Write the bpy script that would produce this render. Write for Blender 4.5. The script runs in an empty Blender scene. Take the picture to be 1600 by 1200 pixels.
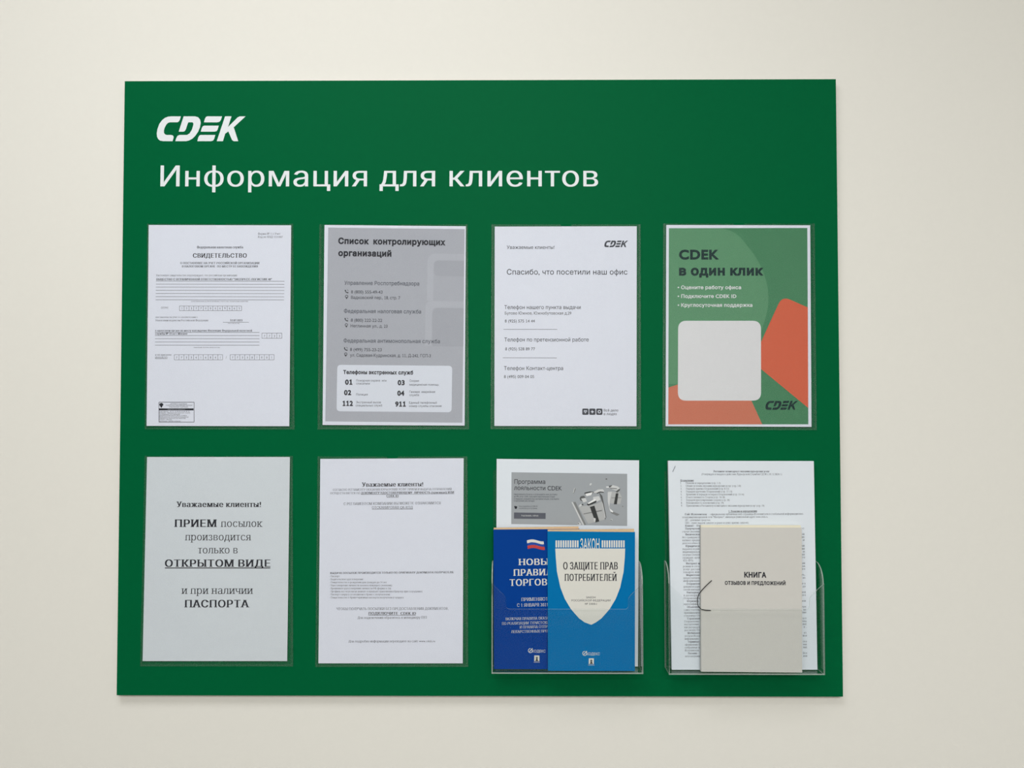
# -*- coding: utf-8 -*-
import bpy, math
import numpy as np
from mathutils import Vector
from mathutils.geometry import delaunay_2d_cdt

scene = bpy.context.scene
COL = scene.collection

# ------------------------------------------------------------------ camera, light, exposure
Z0 = 1.55                                  # height of the board's centre above the floor
FOCAL = 1202.0                             # focal length in pixels of the 1600 px wide frame
CAM = Vector((0.0555, -1.1335, Z0 - 0.029))
PITCH, YAW, ROLL = 0.0266, 0.0061, -0.0003
cy_, sy_, cp_, sp_ = math.cos(YAW), math.sin(YAW), math.cos(PITCH), math.sin(PITCH)
_r = Vector((cy_, sy_, 0)); _f = Vector((-sy_ * cp_, cy_ * cp_, sp_)); _u = _r.cross(_f)
RIGHT = _r * math.cos(ROLL) + _u * math.sin(ROLL)
UP = -_r * math.sin(ROLL) + _u * math.cos(ROLL)
FWD = _f
from mathutils import Matrix
cam_data = bpy.data.cameras.new('camera')
cam_data.sensor_fit = 'HORIZONTAL'; cam_data.sensor_width = 36.0
cam_data.lens = FOCAL * 36.0 / 1600.0
cam_data.clip_start = 0.05; cam_data.clip_end = 50
cam = bpy.data.objects.new('camera', cam_data); COL.objects.link(cam)
M = Matrix.Identity(4)
for i in range(3):
    M[i][0] = RIGHT[i]; M[i][1] = UP[i]; M[i][2] = -FWD[i]; M[i][3] = CAM[i]
cam.matrix_world = M
scene.camera = cam

world = bpy.data.worlds.new('world'); scene.world = world; world.use_nodes = True
world.node_tree.nodes['Background'].inputs[0].default_value = (0.9, 0.95, 1.0, 1)
world.node_tree.nodes['Background'].inputs[1].default_value = 0.3

def area_light(name, loc, sx, sy, power, color, rot=(0, 0, 0)):
    l = bpy.data.lights.new(name, 'AREA'); l.shape = 'RECTANGLE'; l.size = sx; l.size_y = sy
    l.energy = power; l.color = color
    o = bpy.data.objects.new(name, l); COL.objects.link(o); o.location = loc; o.rotation_euler = rot
    return o
# LED ceiling panel up left, plus two added fill lights at ceiling height
area_light('ceiling_area_light', (-0.34, -1.0, 2.775), 1.2, 0.6, 17.5, (1.0, 0.998, 1.0))
area_light('ceiling_area_light', (0.35, -3.0, 2.775), 1.2, 0.6, 79, (1.0, 0.998, 1.0))  # added fill light from the front, no lamp known there
area_light('ceiling_area_light', (1.45, -1.6, 2.775), 0.6, 1.2, 3.5, (1.0, 0.998, 1.0))  # added weak fill light from the right

scene.cycles.transparent_max_bounces = 32
scene.cycles.use_denoising = True
scene.cycles.denoising_prefilter = 'FAST'
scene.view_settings.view_transform = 'Standard'
scene.view_settings.look = 'None'
scene.view_settings.gamma = 1.0
scene.view_settings.use_curve_mapping = False
scene.view_settings.exposure = 0.0

# ------------------------------------------------------------------ materials
def lin(c):
    return tuple(((v / 255) / 12.92 if v / 255 <= 0.04045 else ((v / 255 + 0.055) / 1.055) ** 2.4) for v in c)
def mat(name, rgb, rough=0.6, spec=0.3, bump=None, metal=0.0):
    """rgb: 8-bit sRGB albedo. bump: (scale, strength, distance)"""
    m = bpy.data.materials.new(name); m.use_nodes = True
    nt = m.node_tree; b = nt.nodes['Principled BSDF']
    b.inputs['Base Color'].default_value = (*lin(rgb), 1)
    b.inputs['Roughness'].default_value = rough
    b.inputs['Specular IOR Level'].default_value = spec
    b.inputs['Metallic'].default_value = metal
    if bump:
        tc = nt.nodes.new('ShaderNodeTexCoord'); n = nt.nodes.new('ShaderNodeTexNoise')
        n.inputs['Scale'].default_value = bump[0]; n.inputs['Detail'].default_value = 4
        bp = nt.nodes.new('ShaderNodeBump'); bp.inputs['Strength'].default_value = bump[1]; bp.inputs['Distance'].default_value = bump[2]
        nt.links.new(tc.outputs['Object'], n.inputs['Vector'])
        nt.links.new(n.outputs['Fac'], bp.inputs['Height']); nt.links.new(bp.outputs['Normal'], b.inputs['Normal'])
    return m
def clear(name, tint, base_reflect, rough, haze=0.0, haze_col=(0.8, 0.85, 0.83), bump=None):
    """thin clear plastic: mostly transparent, a fresnel sheen, optionally a pale haze, as frosting or in place of reflection"""
    m = bpy.data.materials.new(name); m.use_nodes = True
    nt = m.node_tree; nt.nodes.clear()
    out = nt.nodes.new('ShaderNodeOutputMaterial')
    tr = nt.nodes.new('ShaderNodeBsdfTransparent'); tr.inputs[0].default_value = (*tint, 1)
    gl = nt.nodes.new('ShaderNodeBsdfAnisotropic'); gl.inputs['Roughness'].default_value = rough
    # Schlick reflectance that is the same from both sides of the thin sheet
    geo = nt.nodes.new('ShaderNodeNewGeometry')
    dot = nt.nodes.new('ShaderNodeVectorMath'); dot.operation = 'DOT_PRODUCT'
    nt.links.new(geo.outputs['Incoming'], dot.inputs[0]); nt.links.new(geo.outputs['Normal'], dot.inputs[1])
    def mth(op, a, b):
        n = nt.nodes.new('ShaderNodeMath'); n.operation = op; n.use_clamp = op == 'SUBTRACT'
        for i, v in enumerate((a, b)):
            if v is None: continue
            if isinstance(v, (int, float)): n.inputs[i].default_value = v
            else: nt.links.new(v, n.inputs[i])
        return n.outputs[0]
    c1 = mth('SUBTRACT', 1.0, mth('ABSOLUTE', dot.outputs['Value'], None))
    f0 = ((base_reflect - 1) / (base_reflect + 1)) ** 2
    refl = mth('ADD', mth('MULTIPLY', mth('POWER', c1, 5.0), 1 - f0), f0)
    mix = nt.nodes.new('ShaderNodeMixShader')
    nt.links.new(refl, mix.inputs[0])
    if haze:
        df = nt.nodes.new('ShaderNodeBsdfDiffuse'); df.inputs[0].default_value = (*haze_col, 1)
        mh = nt.nodes.new('ShaderNodeMixShader'); mh.inputs[0].default_value = haze
        nt.links.new(tr.outputs[0], mh.inputs[1]); nt.links.new(df.outputs[0], mh.inputs[2])
        nt.links.new(mh.outputs[0], mix.inputs[1])
    else:
        nt.links.new(tr.outputs[0], mix.inputs[1])
    nt.links.new(gl.outputs[0], mix.inputs[2]); nt.links.new(mix.outputs[0], out.inputs[0])
    if bump:
        tc = nt.nodes.new('ShaderNodeTexCoord'); n = nt.nodes.new('ShaderNodeTexNoise'); n.inputs['Scale'].default_value = bump[0]
        bp = nt.nodes.new('ShaderNodeBump'); bp.inputs['Strength'].default_value = bump[1]; bp.inputs['Distance'].default_value = bump[2]
        nt.links.new(tc.outputs['Object'], n.inputs['Vector']); nt.links.new(n.outputs['Fac'], bp.inputs['Height'])
        nt.links.new(bp.outputs['Normal'], gl.inputs['Normal'])
    return m

MT = {}
MT['wall'] = mat('cream_wall_paint', (232, 231, 224), 0.85, 0.1, (420, 0.25, 0.0006))
MT['rear'] = mat('dark_unseen_panel', (62, 58, 54), 0.7, 0.2)  # even dark colour of the added panel behind the camera
MT['ceiling'] = mat('white_ceiling', (238, 238, 235), 0.9, 0.2)
MT['floor'] = mat('grey_floor_tile', (150, 145, 138), 0.4, 0.4, (3, 0.05, 0.002))
MT['green'] = mat('green_board_film', (0, 95, 55), 0.5, 0.03)
MT['pvc'] = mat('white_board_core', (205, 204, 198), 0.6, 0.3)
MT['white_film'] = mat('white_cut_film', (228, 234, 238), 0.5, 0.3)
MT['paper'] = mat('white_copy_paper', (222, 226, 238), 0.8, 0.15, (9, 0.35, 0.004))
MT['paper_grey'] = mat('greyish_copy_paper', (211, 218, 224), 0.8, 0.15, (9, 0.5, 0.004))
MT['paper_loose'] = mat('loose_copy_paper', (222, 230, 238), 0.8, 0.15, (6, 0.3, 0.004))
MT['ink'] = mat('black_toner', (38, 40, 48), 0.7, 0.2)
MT['ink_soft'] = mat('grey_toner', (92, 96, 106), 0.7, 0.2)
MT['ink_mid'] = mat('dark_grey_toner', (66, 69, 78), 0.7, 0.2)
MT['grey_print'] = mat('grey_printed_ground', (172, 175, 184), 0.8, 0.15)
MT['grey_print_dark'] = mat('darker_grey_print', (166, 169, 178), 0.8, 0.15)
MT['grey_print_light'] = mat('lighter_grey_print', (178, 181, 190), 0.8, 0.15)
MT['panel_white'] = mat('white_printed_panel', (216, 221, 232), 0.8, 0.15)
MT['poster_green'] = mat('pale_green_print', (72, 130, 94), 0.7, 0.2)
MT['poster_light'] = mat('light_green_print', (92, 145, 109), 0.7, 0.2)
MT['orange'] = mat('orange_print', (208, 100, 72), 0.7, 0.2)
MT['orange_light'] = mat('salmon_print', (200, 118, 94), 0.7, 0.2)
MT['poster_ink'] = mat('dark_green_ink', (18, 48, 48), 0.7, 0.2)
MT['poster_white'] = mat('white_poster_print', (218, 219, 222), 0.7, 0.2)
MT['photo'] = mat('grey_photo_print', (160, 166, 171), 0.8, 0.15)
for k, v in (('g1', 60), ('g2', 95), ('g3', 128), ('g4', 178), ('g5', 205), ('g6', 232)):
    MT[k] = mat('grey_tone_' + k[1], (v, v + 3, v + 4), 0.8, 0.15)
MT['blue_dark'] = mat('dark_blue_cover', (3, 62, 144), 0.5, 0.05)
MT['blue_light'] = mat('light_blue_cover', (0, 112, 173), 0.5, 0.05)
MT['cover_white'] = mat('white_cover_print', (218, 218, 211), 0.5, 0.3)
MT['flag_red'] = mat('red_print', (190, 62, 62), 0.5, 0.3)
MT['flag_blue'] = mat('blue_print', (30, 70, 160), 0.5, 0.3)
MT['pages'] = mat('yellowed_page_edges', (214, 186, 148), 0.9, 0.1, (300, 0.5, 0.001))
MT['pages_cream'] = mat('cream_page_edges', (232, 228, 206), 0.9, 0.1, (300, 0.5, 0.001))
MT['kraft'] = mat('pale_grey_cover_card', (206, 205, 200), 0.85, 0.15, (160, 0.25, 0.0006))
MT['cord'] = mat('black_cord', (28, 28, 30), 0.8, 0.2)
MT['steel'] = mat('steel_wire', (120, 128, 140), 0.35, 0.5, None, 1.0)
MT['clear'] = clear('clear_pet_sheet', (0.992, 0.995, 0.996), 1.20, 0.10, 0.003, bump=(14, 0.25, 0.003))
MT['seam'] = clear('clear_pet_seam', (0.995, 0.998, 0.998), 1.14, 0.22, 0.013)  # pale diffuse haze stands in for the room's reflection
MT['acrylic'] = clear('clear_acrylic', (0.975, 0.982, 0.982), 1.19, 0.05, 0.0015)
MT['acrylic_edge'] = clear('cut_acrylic_edge', (0.80, 0.88, 0.86), 1.49, 0.15, 0.42, (0.66, 0.74, 0.70))

# ------------------------------------------------------------------ geometry helpers
class Plane:
    def __init__(self, o, n):
        self.o = Vector(o); self.n = Vector(n).normalized()
        if self.n.y > 0: self.n = -self.n
def at(px, py, plane, lift=0.0):
    """the point of a plane in the room that the photograph shows at a pixel"""
    d = RIGHT * ((px - 800) / FOCAL) - UP * ((py - 600) / FOCAL) + FWD
    o = plane.o + plane.n * lift
    return CAM + d * ((o - CAM).dot(plane.n) / d.dot(plane.n))
def front_plane(depth):
    return Plane((0, -depth, Z0), (0, -1, 0))
def lean_plane(top_px, top_depth, bottom_px, bottom_depth):
    a = at(*top_px, front_plane(top_depth)); b = at(*bottom_px, front_plane(bottom_depth))
    return Plane(a, (b - a).cross(Vector((1, 0, 0))))

def mesh_obj(name, verts, faces, mats, parent=None, origin=None, idx=None, smooth=False):
    """verts in room coordinates; the object's origin is put at `origin` (default: parent's)"""
    if origin is None:
        origin = parent['_o'] if parent is not None else (0, 0, 0)
    org = Vector(origin)
    me = bpy.data.meshes.new(name)
    me.from_pydata([tuple(Vector(v) - org) for v in verts], [], faces)
    if not isinstance(mats, (list, tuple)): mats = [mats]
    for m in mats: me.materials.append(m)
    if idx:
        for p, i in zip(me.polygons, idx): p.material_index = i
    if smooth:
        for p in me.polygons: p.use_smooth = True
    me.update()
    o = bpy.data.objects.new(name, me); COL.objects.link(o)
    if parent is not None:
        o.parent = parent
        o.location = org - Vector(parent['_o'])
        ORG[o.name] = org
    else:
        o.location = org
    o['_o'] = tuple(org)
    return o
ORG = {}
def thing(o, label, cat, group=None):
    o['label'] = label; o['category'] = cat
    if group: o['group'] = group
    return o
def empty(name, loc):
    o = bpy.data.objects.new(name, None); COL.objects.link(o); o.location = loc; o['_o'] = tuple(loc)
    o.empty_display_size = 0.02
    return o
def structure(name, verts, faces, m):
    o = mesh_obj(name, verts, faces, m); o['kind'] = 'structure'; return o

BOXF = [(0, 1, 2, 3), (7, 6, 5, 4), (0, 4, 5, 1), (1, 5, 6, 2), (2, 6, 7, 3), (3, 7, 4, 0)]
def box(x0, x1, y0, y1, z0, z1):
    return [(x0, y0, z0), (x0, y0, z1), (x1, y0, z1), (x1, y0, z0), (x0, y1, z0), (x0, y1, z1), (x1, y1, z1), (x1, y1, z0)], list(BOXF)
def slab(outline, n, t):
    """outline: room points (any planar polygon, front face); extruded backwards by t along -n"""
    k = len(outline); n = Vector(n)
    V = [Vector(p) for p in outline] + [Vector(p) - n * t for p in outline]
    F = [tuple(range(k)), tuple(range(2 * k - 1, k - 1, -1))]
    for i in range(k):
        j = (i + 1) % k; F.append((i, i + k, j + k, j))
    # make the front face look along n
    a, b, c = V[0], V[1], V[2]
    area = Vector((0, 0, 0))
    for i in range(k): area += V[i].cross(V[(i + 1) % k])
    if area.dot(n) < 0: F = [tuple(reversed(f)) for f in F]
    return V, F
def round_poly(pts, r, seg=5):
    """pixel polygon with rounded corners"""
    out = []; k = len(pts)
    for i in range(k):
        p0, p1, p2 = (Vector(pts[(i + d) % k]).to_2d() for d in (-1, 0, 1))
        rr = r[i] if isinstance(r, (list, tuple)) else r
        if rr <= 0: out.append(tuple(p1)); continue
        a = p1 + (p0 - p1).normalized() * rr; b = p1 + (p2 - p1).normalized() * rr
        for s in range(seg + 1):
            t = s / seg; q = a * (1 - t) ** 2 + p1 * 2 * t * (1 - t) + b * t * t; out.append((q.x, q.y))
    return out
def tube(points, r, n=8):
    pts = [Vector(p) for p in points]; V = []; F = []
    for i, p in enumerate(pts):
        d = (pts[min(i + 1, len(pts) - 1)] - pts[max(i - 1, 0)]).normalized()
        s = d.cross(Vector((0, 1, 0.03))).normalized(); t = d.cross(s)
        for k in range(n):
            a = 2 * math.pi * k / n; V.append(p + s * (math.cos(a) * r) + t * (math.sin(a) * r))
    for i in range(len(pts) - 1):
        for k in range(n):
            F.append((i * n + k, i * n + (k + 1) % n, (i + 1) * n + (k + 1) % n, (i + 1) * n + k))
    F.append(tuple(range(n - 1, -1, -1))); F.append(tuple(range((len(pts) - 1) * n, len(pts) * n)))
    return V, F
def spline(pts, per=6):
    out = []; P = [Vector(p) for p in pts]; P = [P[0] * 2 - P[1]] + P + [P[-1] * 2 - P[-2]]
    for i in range(1, len(P) - 2):
        for s in range(per):
            t = s / per
            out.append(0.5 * ((2 * P[i]) + (P[i + 1] - P[i - 1]) * t + (2 * P[i - 1] - 5 * P[i] + 4 * P[i + 1] - P[i + 2]) * t * t + (3 * P[i] - P[i - 1] - 3 * P[i + 1] + P[i + 2]) * t ** 3))
    out.append(P[-2]); return out

# ------------------------------------------------------------------ lettering
# glyph outlines come from Blender's own text object; fill, weight and serifs are made here
CAP = 0.728
_outl, _adv, _gl = {}, {}, {}
def _raw(text):
    cu = bpy.data.curves.new('line', 'FONT'); cu.body = text
    o = bpy.data.objects.new('line', cu); COL.objects.link(o)
    dg = bpy.context.evaluated_depsgraph_get()
    c = o.evaluated_get(dg).to_curve(dg)
    out = []
    for s in c.splines:
        bp = s.bezier_points; k = len(bp); poly = []
        for i in range(k):
            p, q = bp[i], bp[(i + 1) % k]
            a, b, cc, d = (np.array(v[:2]) for v in (p.co, p.handle_right, q.handle_left, q.co))
            L = np.linalg.norm(d - a)
            e = (d - a) / (L + 1e-9)
            dev = max(abs(np.cross(e, b - a)), abs(np.cross(e, cc - a))) if L > 1e-6 else 1
            n = 1 if dev < 0.003 else (3 if dev < 0.04 else 5)
            for t in range(n):
                t = t / n; poly.append(a * (1 - t) ** 3 + 3 * b * t * (1 - t) ** 2 + 3 * cc * t * t * (1 - t) + d * t ** 3)
        clean = [poly[0]]
        for p in poly[1:]:
            if np.linalg.norm(p - clean[-1]) > 1e-4: clean.append(p)
        if np.linalg.norm(clean[0] - clean[-1]) < 1e-4: clean.pop()
        if len(clean) > 2: out.append(np.array(clean))
    o.evaluated_get(dg).to_curve_clear()
    bpy.data.objects.remove(o); bpy.data.curves.remove(cu)
    return out
def outline(ch):
    if ch not in _outl:
        bar0 = max(p[:, 0].min() for p in _raw('||'))
        first = _raw('|')[0][:, 0].min(); adv_bar = bar0 - first
        polys = _raw('|' + ch + '|')
        last = max(polys, key=lambda p: p[:, 0].min())[:, 0].min()
        _adv[ch] = last - first - adv_bar
        if ch == '1':      # a figure one with flag and foot
            _outl[ch] = [np.array([(.10, 0), (.10, .062), (.235, .062), (.235, .60), (.115, .535), (.085, .60), (.25, .70), (.325, .70), (.325, .062), (.45, .062), (.45, 0)])]; _adv[ch] = .53
        elif ch == ' ': _outl[ch] = []
        else: _outl[ch] = _raw(ch)
    return _outl[ch], _adv[ch]
def _fill(polys):
    pts, edges = [], []
    for p in polys:
        n0 = len(pts); k = len(p); pts += [Vector((float(a), float(b))) for a, b in p]
        edges += [(n0 + i, n0 + (i + 1) % k) for i in range(k)]
    v, e, f, *_ = delaunay_2d_cdt(pts, edges, [], 0, 1e-6)
    V = np.array([(q.x, q.y) for q in v]); F = np.array([t for t in f if len(t) == 3])
    C = V[F].mean(1)
    w = np.zeros(len(C))
    for p in polys:
        a = p; b = np.roll(p, -1, 0)
        for (ax, ay), (bx, by) in zip(a, b):
            up = (ay <= C[:, 1]) & (by > C[:, 1]); dn = (ay > C[:, 1]) & (by <= C[:, 1])
            s = (bx - ax) * (C[:, 1] - ay) - (C[:, 0] - ax) * (by - ay)
            w += (up & (s > 0)).astype(int) - (dn & (s < 0)).astype(int)
    keep = np.abs(w) > 0.5
    return [tuple(q) for q in V], [tuple(int(i) for i in t) for t in F[keep]]
def _offset(polys, d):
    """move every outline by d along its outward normal (outer contours are clockwise)"""
    if abs(d) < 1e-6: return polys
    tot = max(polys, key=lambda p: np.ptp(p[:, 0]) * np.ptp(p[:, 1]))
    sgn = -1 if np.sum(tot[:, 0] * np.roll(tot[:, 1], -1) - np.roll(tot[:, 0], -1) * tot[:, 1]) < 0 else 1
    out = []
    for p in polys:
        e1 = p - np.roll(p, 1, 0); e2 = np.roll(p, -1, 0) - p
        n1 = np.stack([e1[:, 1], -e1[:, 0]], 1) * sgn; n2 = np.stack([e2[:, 1], -e2[:, 0]], 1) * sgn
        n1 /= np.linalg.norm(n1, axis=1, keepdims=True) + 1e-12; n2 /= np.linalg.norm(n2, axis=1, keepdims=True) + 1e-12
        n = n1 + n2; l2 = (n * n).sum(1, keepdims=True)
        out.append(p + 2 * n / np.maximum(l2, 0.8) * d)
    return out
STYLE = {  # outline offset, sideways smear, smear copies, serif thickness, serif reach
    's': (0.003, 0, 0, 0, 0), 'h': (-0.006, 0.026, 1, 0, 0), 'm': (0.012, 0, 0, 0, 0), 'S': (0.028, 0, 0, 0, 0), 'B': (0.046, 0, 0, 0, 0),
    't': (-0.018, 0.040, 1, 0.046, 0.075), 'T': (-0.008, 0.082, 2, 0.052, 0.065)}
def glyph(ch, style):
    key = (ch, style)
    if key in _gl: return _gl[key]
    polys, adv = outline(ch)
    off, sm, copies, th, ex = STYLE[style]
    V, F = [], []
    if polys:
        po = _offset(polys, off)
        big = max(po, key=lambda p: np.ptp(p[:, 0]) * np.ptp(p[:, 1]))
        cw = np.sum(big[:, 0] * np.roll(big[:, 1], -1) - np.roll(big[:, 0], -1) * big[:, 1]) < 0
        shapes = list(po)
        for k in range(1, copies + 1): shapes += [p + np.array([sm * k / copies, 0.0003 * k]) for p in po]
        if th:
            for p in po:
                for i in range(len(p)):
                    a, b = p[i], p[(i + 1) % len(p)]
                    L = abs(a[0] - b[0])
                    if abs(a[1] - b[1]) > 0.003 or L < 0.03 or L > 0.16: continue
                    y = (a[1] + b[1]) / 2
                    if min(abs(y - l) for l in (0, 0.728, 0.545, -0.205)) > 0.045: continue
                    pv = p[i - 1][1] - y; nx = p[(i + 2) % len(p)][1] - y
                    if pv * nx < 0: continue
                    x0 = min(a[0], b[0]) - ex; x1 = max(a[0], b[0]) + sm + ex
                    y2 = y + (th if pv + nx > 0 else -th); lo, hi = min(y, y2), max(y, y2)
                    q = np.array([(x0, lo), (x1, lo), (x1, hi), (x0, hi)])
                    shapes.append(q[::-1] if cw else q)
        V, F = _fill(shapes)
    extra = {'T': 0.055, 't': 0.02, 'S': 0.03, 'B': 0.05, 'm': 0.015, 's': 0, 'h': 0.026}[style]
    _gl[key] = (V, F, adv + (extra if ch != ' ' else 0))
    return _gl[key]
def set_line(text, style):
    V, F, x = [], [], 0.0
    for ch in text:
        v, f, adv = glyph(ch, style)
        n = len(V); V += [(a + x, b) for a, b in v]; F += [tuple(i + n for i in t) for t in f]; x += adv
    return V, F

class Print:
    """ink on one flat surface, gathered per part: everything is placed by where the photograph shows it on that surface"""
    def __init__(self, plane, lift=0.00006):
        self.pl = plane; self.lift = lift; self.V = []; self.F = []; self.I = []; self.mats = []
    def _add(self, V, F, m):
        if m not in self.mats: self.mats.append(m)
        n = len(self.V); self.V += V; self.F += [tuple(i + n for i in f) for f in F]; self.I += [self.mats.index(m)] * len(F)
    def text(self, s, x0, x1, yb, cap, style='s', m='ink', yb2=None, layer=1, under=0):
        lift = self.lift * layer
        yb2 = yb if yb2 is None else yb2
        a = at(x0, yb, self.pl, lift); b = at(x1, yb2, self.pl, lift)
        u = (b - a).normalized(); v = self.pl.n.cross(u)
        if v.z < 0: v = -v
        L = (b - a).length; k = L / math.hypot(x1 - x0, yb2 - yb) * cap / CAP
        V, F = set_line(s, style)
        xs = [p[0] for p in V]; mn, mx = min(xs), max(xs); sx = L / (mx - mn)
        self._add([a + u * ((x - mn) * sx) + v * (y * k) for x, y in V], F, MT[m])
        if under:
            self.poly([(x0, yb + under), (x1, yb2 + under), (x1, yb2 + under + cap * 0.12), (x0, yb + under + cap * 0.12)], m, layer)
    def poly(self, pts, m, layer=1):
        V = [at(x, y, self.pl, self.lift * layer) for x, y in pts]
        ar = sum((V[i].cross(V[(i + 1) % len(V)]) for i in range(len(V))), Vector())
        f = tuple(range(len(V)))
        self._add(V, [f if ar.dot(self.pl.n) > 0 else f[::-1]], MT[m])
    def line(self, x0, y0, x1, y1, w, m='ink_mid', layer=1):
        d = Vector((x1 - x0, y1 - y0)).normalized(); q = Vector((-d.y, d.x)) * (w / 2)
        self.poly([(x0 + q.x, y0 + q.y), (x1 + q.x, y1 + q.y), (x1 - q.x, y1 - q.y), (x0 - q.x, y0 - q.y)], m, layer)
    def disc(self, x, y, r, m, layer=1, ry=None, rot=0, n=18):
        ry = ry or r; c, s = math.cos(rot), math.sin(rot)
        self.poly([(x + r * math.cos(t) * c - ry * math.sin(t) * s, y + r * math.cos(t) * s + ry * math.sin(t) * c) for t in (2 * math.pi * i / n for i in range(n))], m, layer)
    def arc(self, x, y, r, w, a0, a1, m, layer=1, n=14):
        t = [math.radians(a0 + (a1 - a0) * i / n) for i in range(n + 1)]
        self.poly([(x + (r + w / 2) * math.cos(q), y + (r + w / 2) * math.sin(q)) for q in t] + [(x + (r - w / 2) * math.cos(q), y + (r - w / 2) * math.sin(q)) for q in reversed(t)], m, layer)
    def frame(self, x0, y0, x1, y1, w, m='ink_mid', layer=1):
        self.line(x0, y0, x1, y0, w, m, layer); self.line(x0, y1, x1, y1, w, m, layer)
        self.line(x0, y0, x0, y1, w, m, layer); self.line(x1, y0, x1, y1, w, m, layer)
    def cells(self, digits, x0, x1, y0, y1):
        n = len(digits); p = (x1 - x0) / n
        self.line(x0, y0, x1, y0, 0.5, 'ink_mid'); self.line(x0, y1, x1, y1, 0.5, 'ink_mid')
        for i in range(n + 1): self.line(x0 + i * p, y0, x0 + i * p, y1, 0.5, 'ink_mid')
        for i, d in enumerate(digits):
            c = x0 + (i + .5) * p; self.text(d, c - (0.7 if d == '1' else 1.0), c + (0.7 if d == '1' else 1.0), y1 - 2.0, 3.4, 't', 'ink')
    def logo(self, x0, x1, y0, y1, m, layer=1):
        for p in LOGO:
            self.poly([(x0 + (x - 52) / 1480 * (x1 - x0), y0 + (y - 73) / 414 * (y1 - y0)) for x, y in p], m, layer)
    def build(self, name, parent, label=None):
        o = mesh_obj(name, self.V, self.F, self.mats, parent, None, self.I)
        if label: o['label'] = label
        return o
LOGO = [
    [(455, 73), (290, 73), (240, 79), (190, 98), (140, 137), (95, 200), (65, 280), (52, 360), (58, 415), (78, 455), (110, 478), (160, 487), (315, 487), (330, 440), (335, 412), (322, 392), (290, 383), (215, 383), (188, 372), (172, 345), (172, 305), (187, 255), (215, 205), (240, 182), (270, 172), (400, 172), (425, 152), (440, 120)],
    [(500, 73), (690, 73), (742, 88), (775, 128), (785, 180), (772, 255), (742, 328), (695, 397), (645, 446), (590, 475), (540, 487), (360, 487), (376, 438), (398, 399), (430, 383), (555, 383), (598, 358), (635, 300), (658, 230), (664, 195), (650, 172), (580, 172), (568, 195), (540, 282), (522, 316), (495, 328), (418, 328)],
    [(895, 73), (1140, 73), (1120, 135), (1097, 164), (1060, 173), (838, 173), (855, 112), (872, 84)],
    [(840, 228), (1085, 228), (1068, 290), (1050, 319), (1015, 328), (785, 328), (803, 266), (820, 238)],
    [(782, 383), (1028, 383), (1010, 445), (992, 476), (958, 487), (727, 487), (745, 422), (762, 393)],
    [(1190, 73), (1298, 73), (1240, 250), (1398, 92), (1435, 73), (1532, 73), (1335, 255), (1410, 487), (1332, 487), (1305, 465), (1245, 325), (1192, 362), (1155, 487), (1052, 487)]]

# ------------------------------------------------------------------ the room
WY = 0.010                                  # plane of the wall behind the board
XL, XR, YB, ZC = -3.5, 3.8, -4.2, 2.8
v, f = box(XL - .1, XR + .1, WY, WY + .12, 0, ZC); structure('wall_back', v, f, MT['wall'])
v, f = box(XL - .1, XL, YB, WY, 0, ZC); structure('wall_left', v, f, MT['wall'])
v, f = box(XR, XR + .1, YB, WY, 0, ZC); structure('wall_right', v, f, MT['wall'])
v, f = box(XL - .1, XR + .1, YB - .1, YB, 0, ZC); structure('wall_front', v, f, MT['wall'])
v, f = box(XL + .05, -2.2, YB, YB + .06, 0, 2.5); structure('unseen_dark_panel', v, f, MT['rear'])  # added unseen dark panel, shapes the reflection in the left pockets
v, f = box(XL - .1, XR + .1, YB - .1, WY + .12, -.1, 0); structure('floor', v, f, MT['floor'])
v, f = box(XL - .1, XR + .1, YB - .1, WY + .12, ZC, ZC + .1); structure('ceiling', v, f, MT['ceiling'])

# ------------------------------------------------------------------ the board
W2, H2 = 1.0598 / 2, 0.9081 / 2
board = empty('information_board', (0, WY, Z0 - H2))
thing(board, 'large green information board with white heading, hanging flat on the cream wall', 'information board')
v, f = box(-W2, W2, 0, 0.005, Z0 - H2, Z0 + H2)
mesh_obj('face_panel', v, f, [MT['green'], MT['pvc']], board, None, [0, 1, 1, 1, 1, 1])
v, f = box(-W2 + .0015, W2 - .004, 0.005, WY, Z0 - H2 - .0028, Z0 + H2 - .003)
v = [(a, min(b, WY - .0003), c) for a, b, c in v]
mesh_obj('backing_panel', v, f, MT['pvc'], board)
PB = Plane((0, 0, Z0), (0, -1, 0))
p = Print(PB, 0.00012); p.logo(244.9, 383.7, 181.8, 220.6, 'white_film'); p.build('logo', board, 'white slanted logo of four letters')
p = Print(PB, 0.00012)
p.text('Информация для клиентов', 250.5, 934.5, 291.5, 33.5, 'h', 'white_film')
p.build('heading', board, 'white heading lettering')

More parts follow.
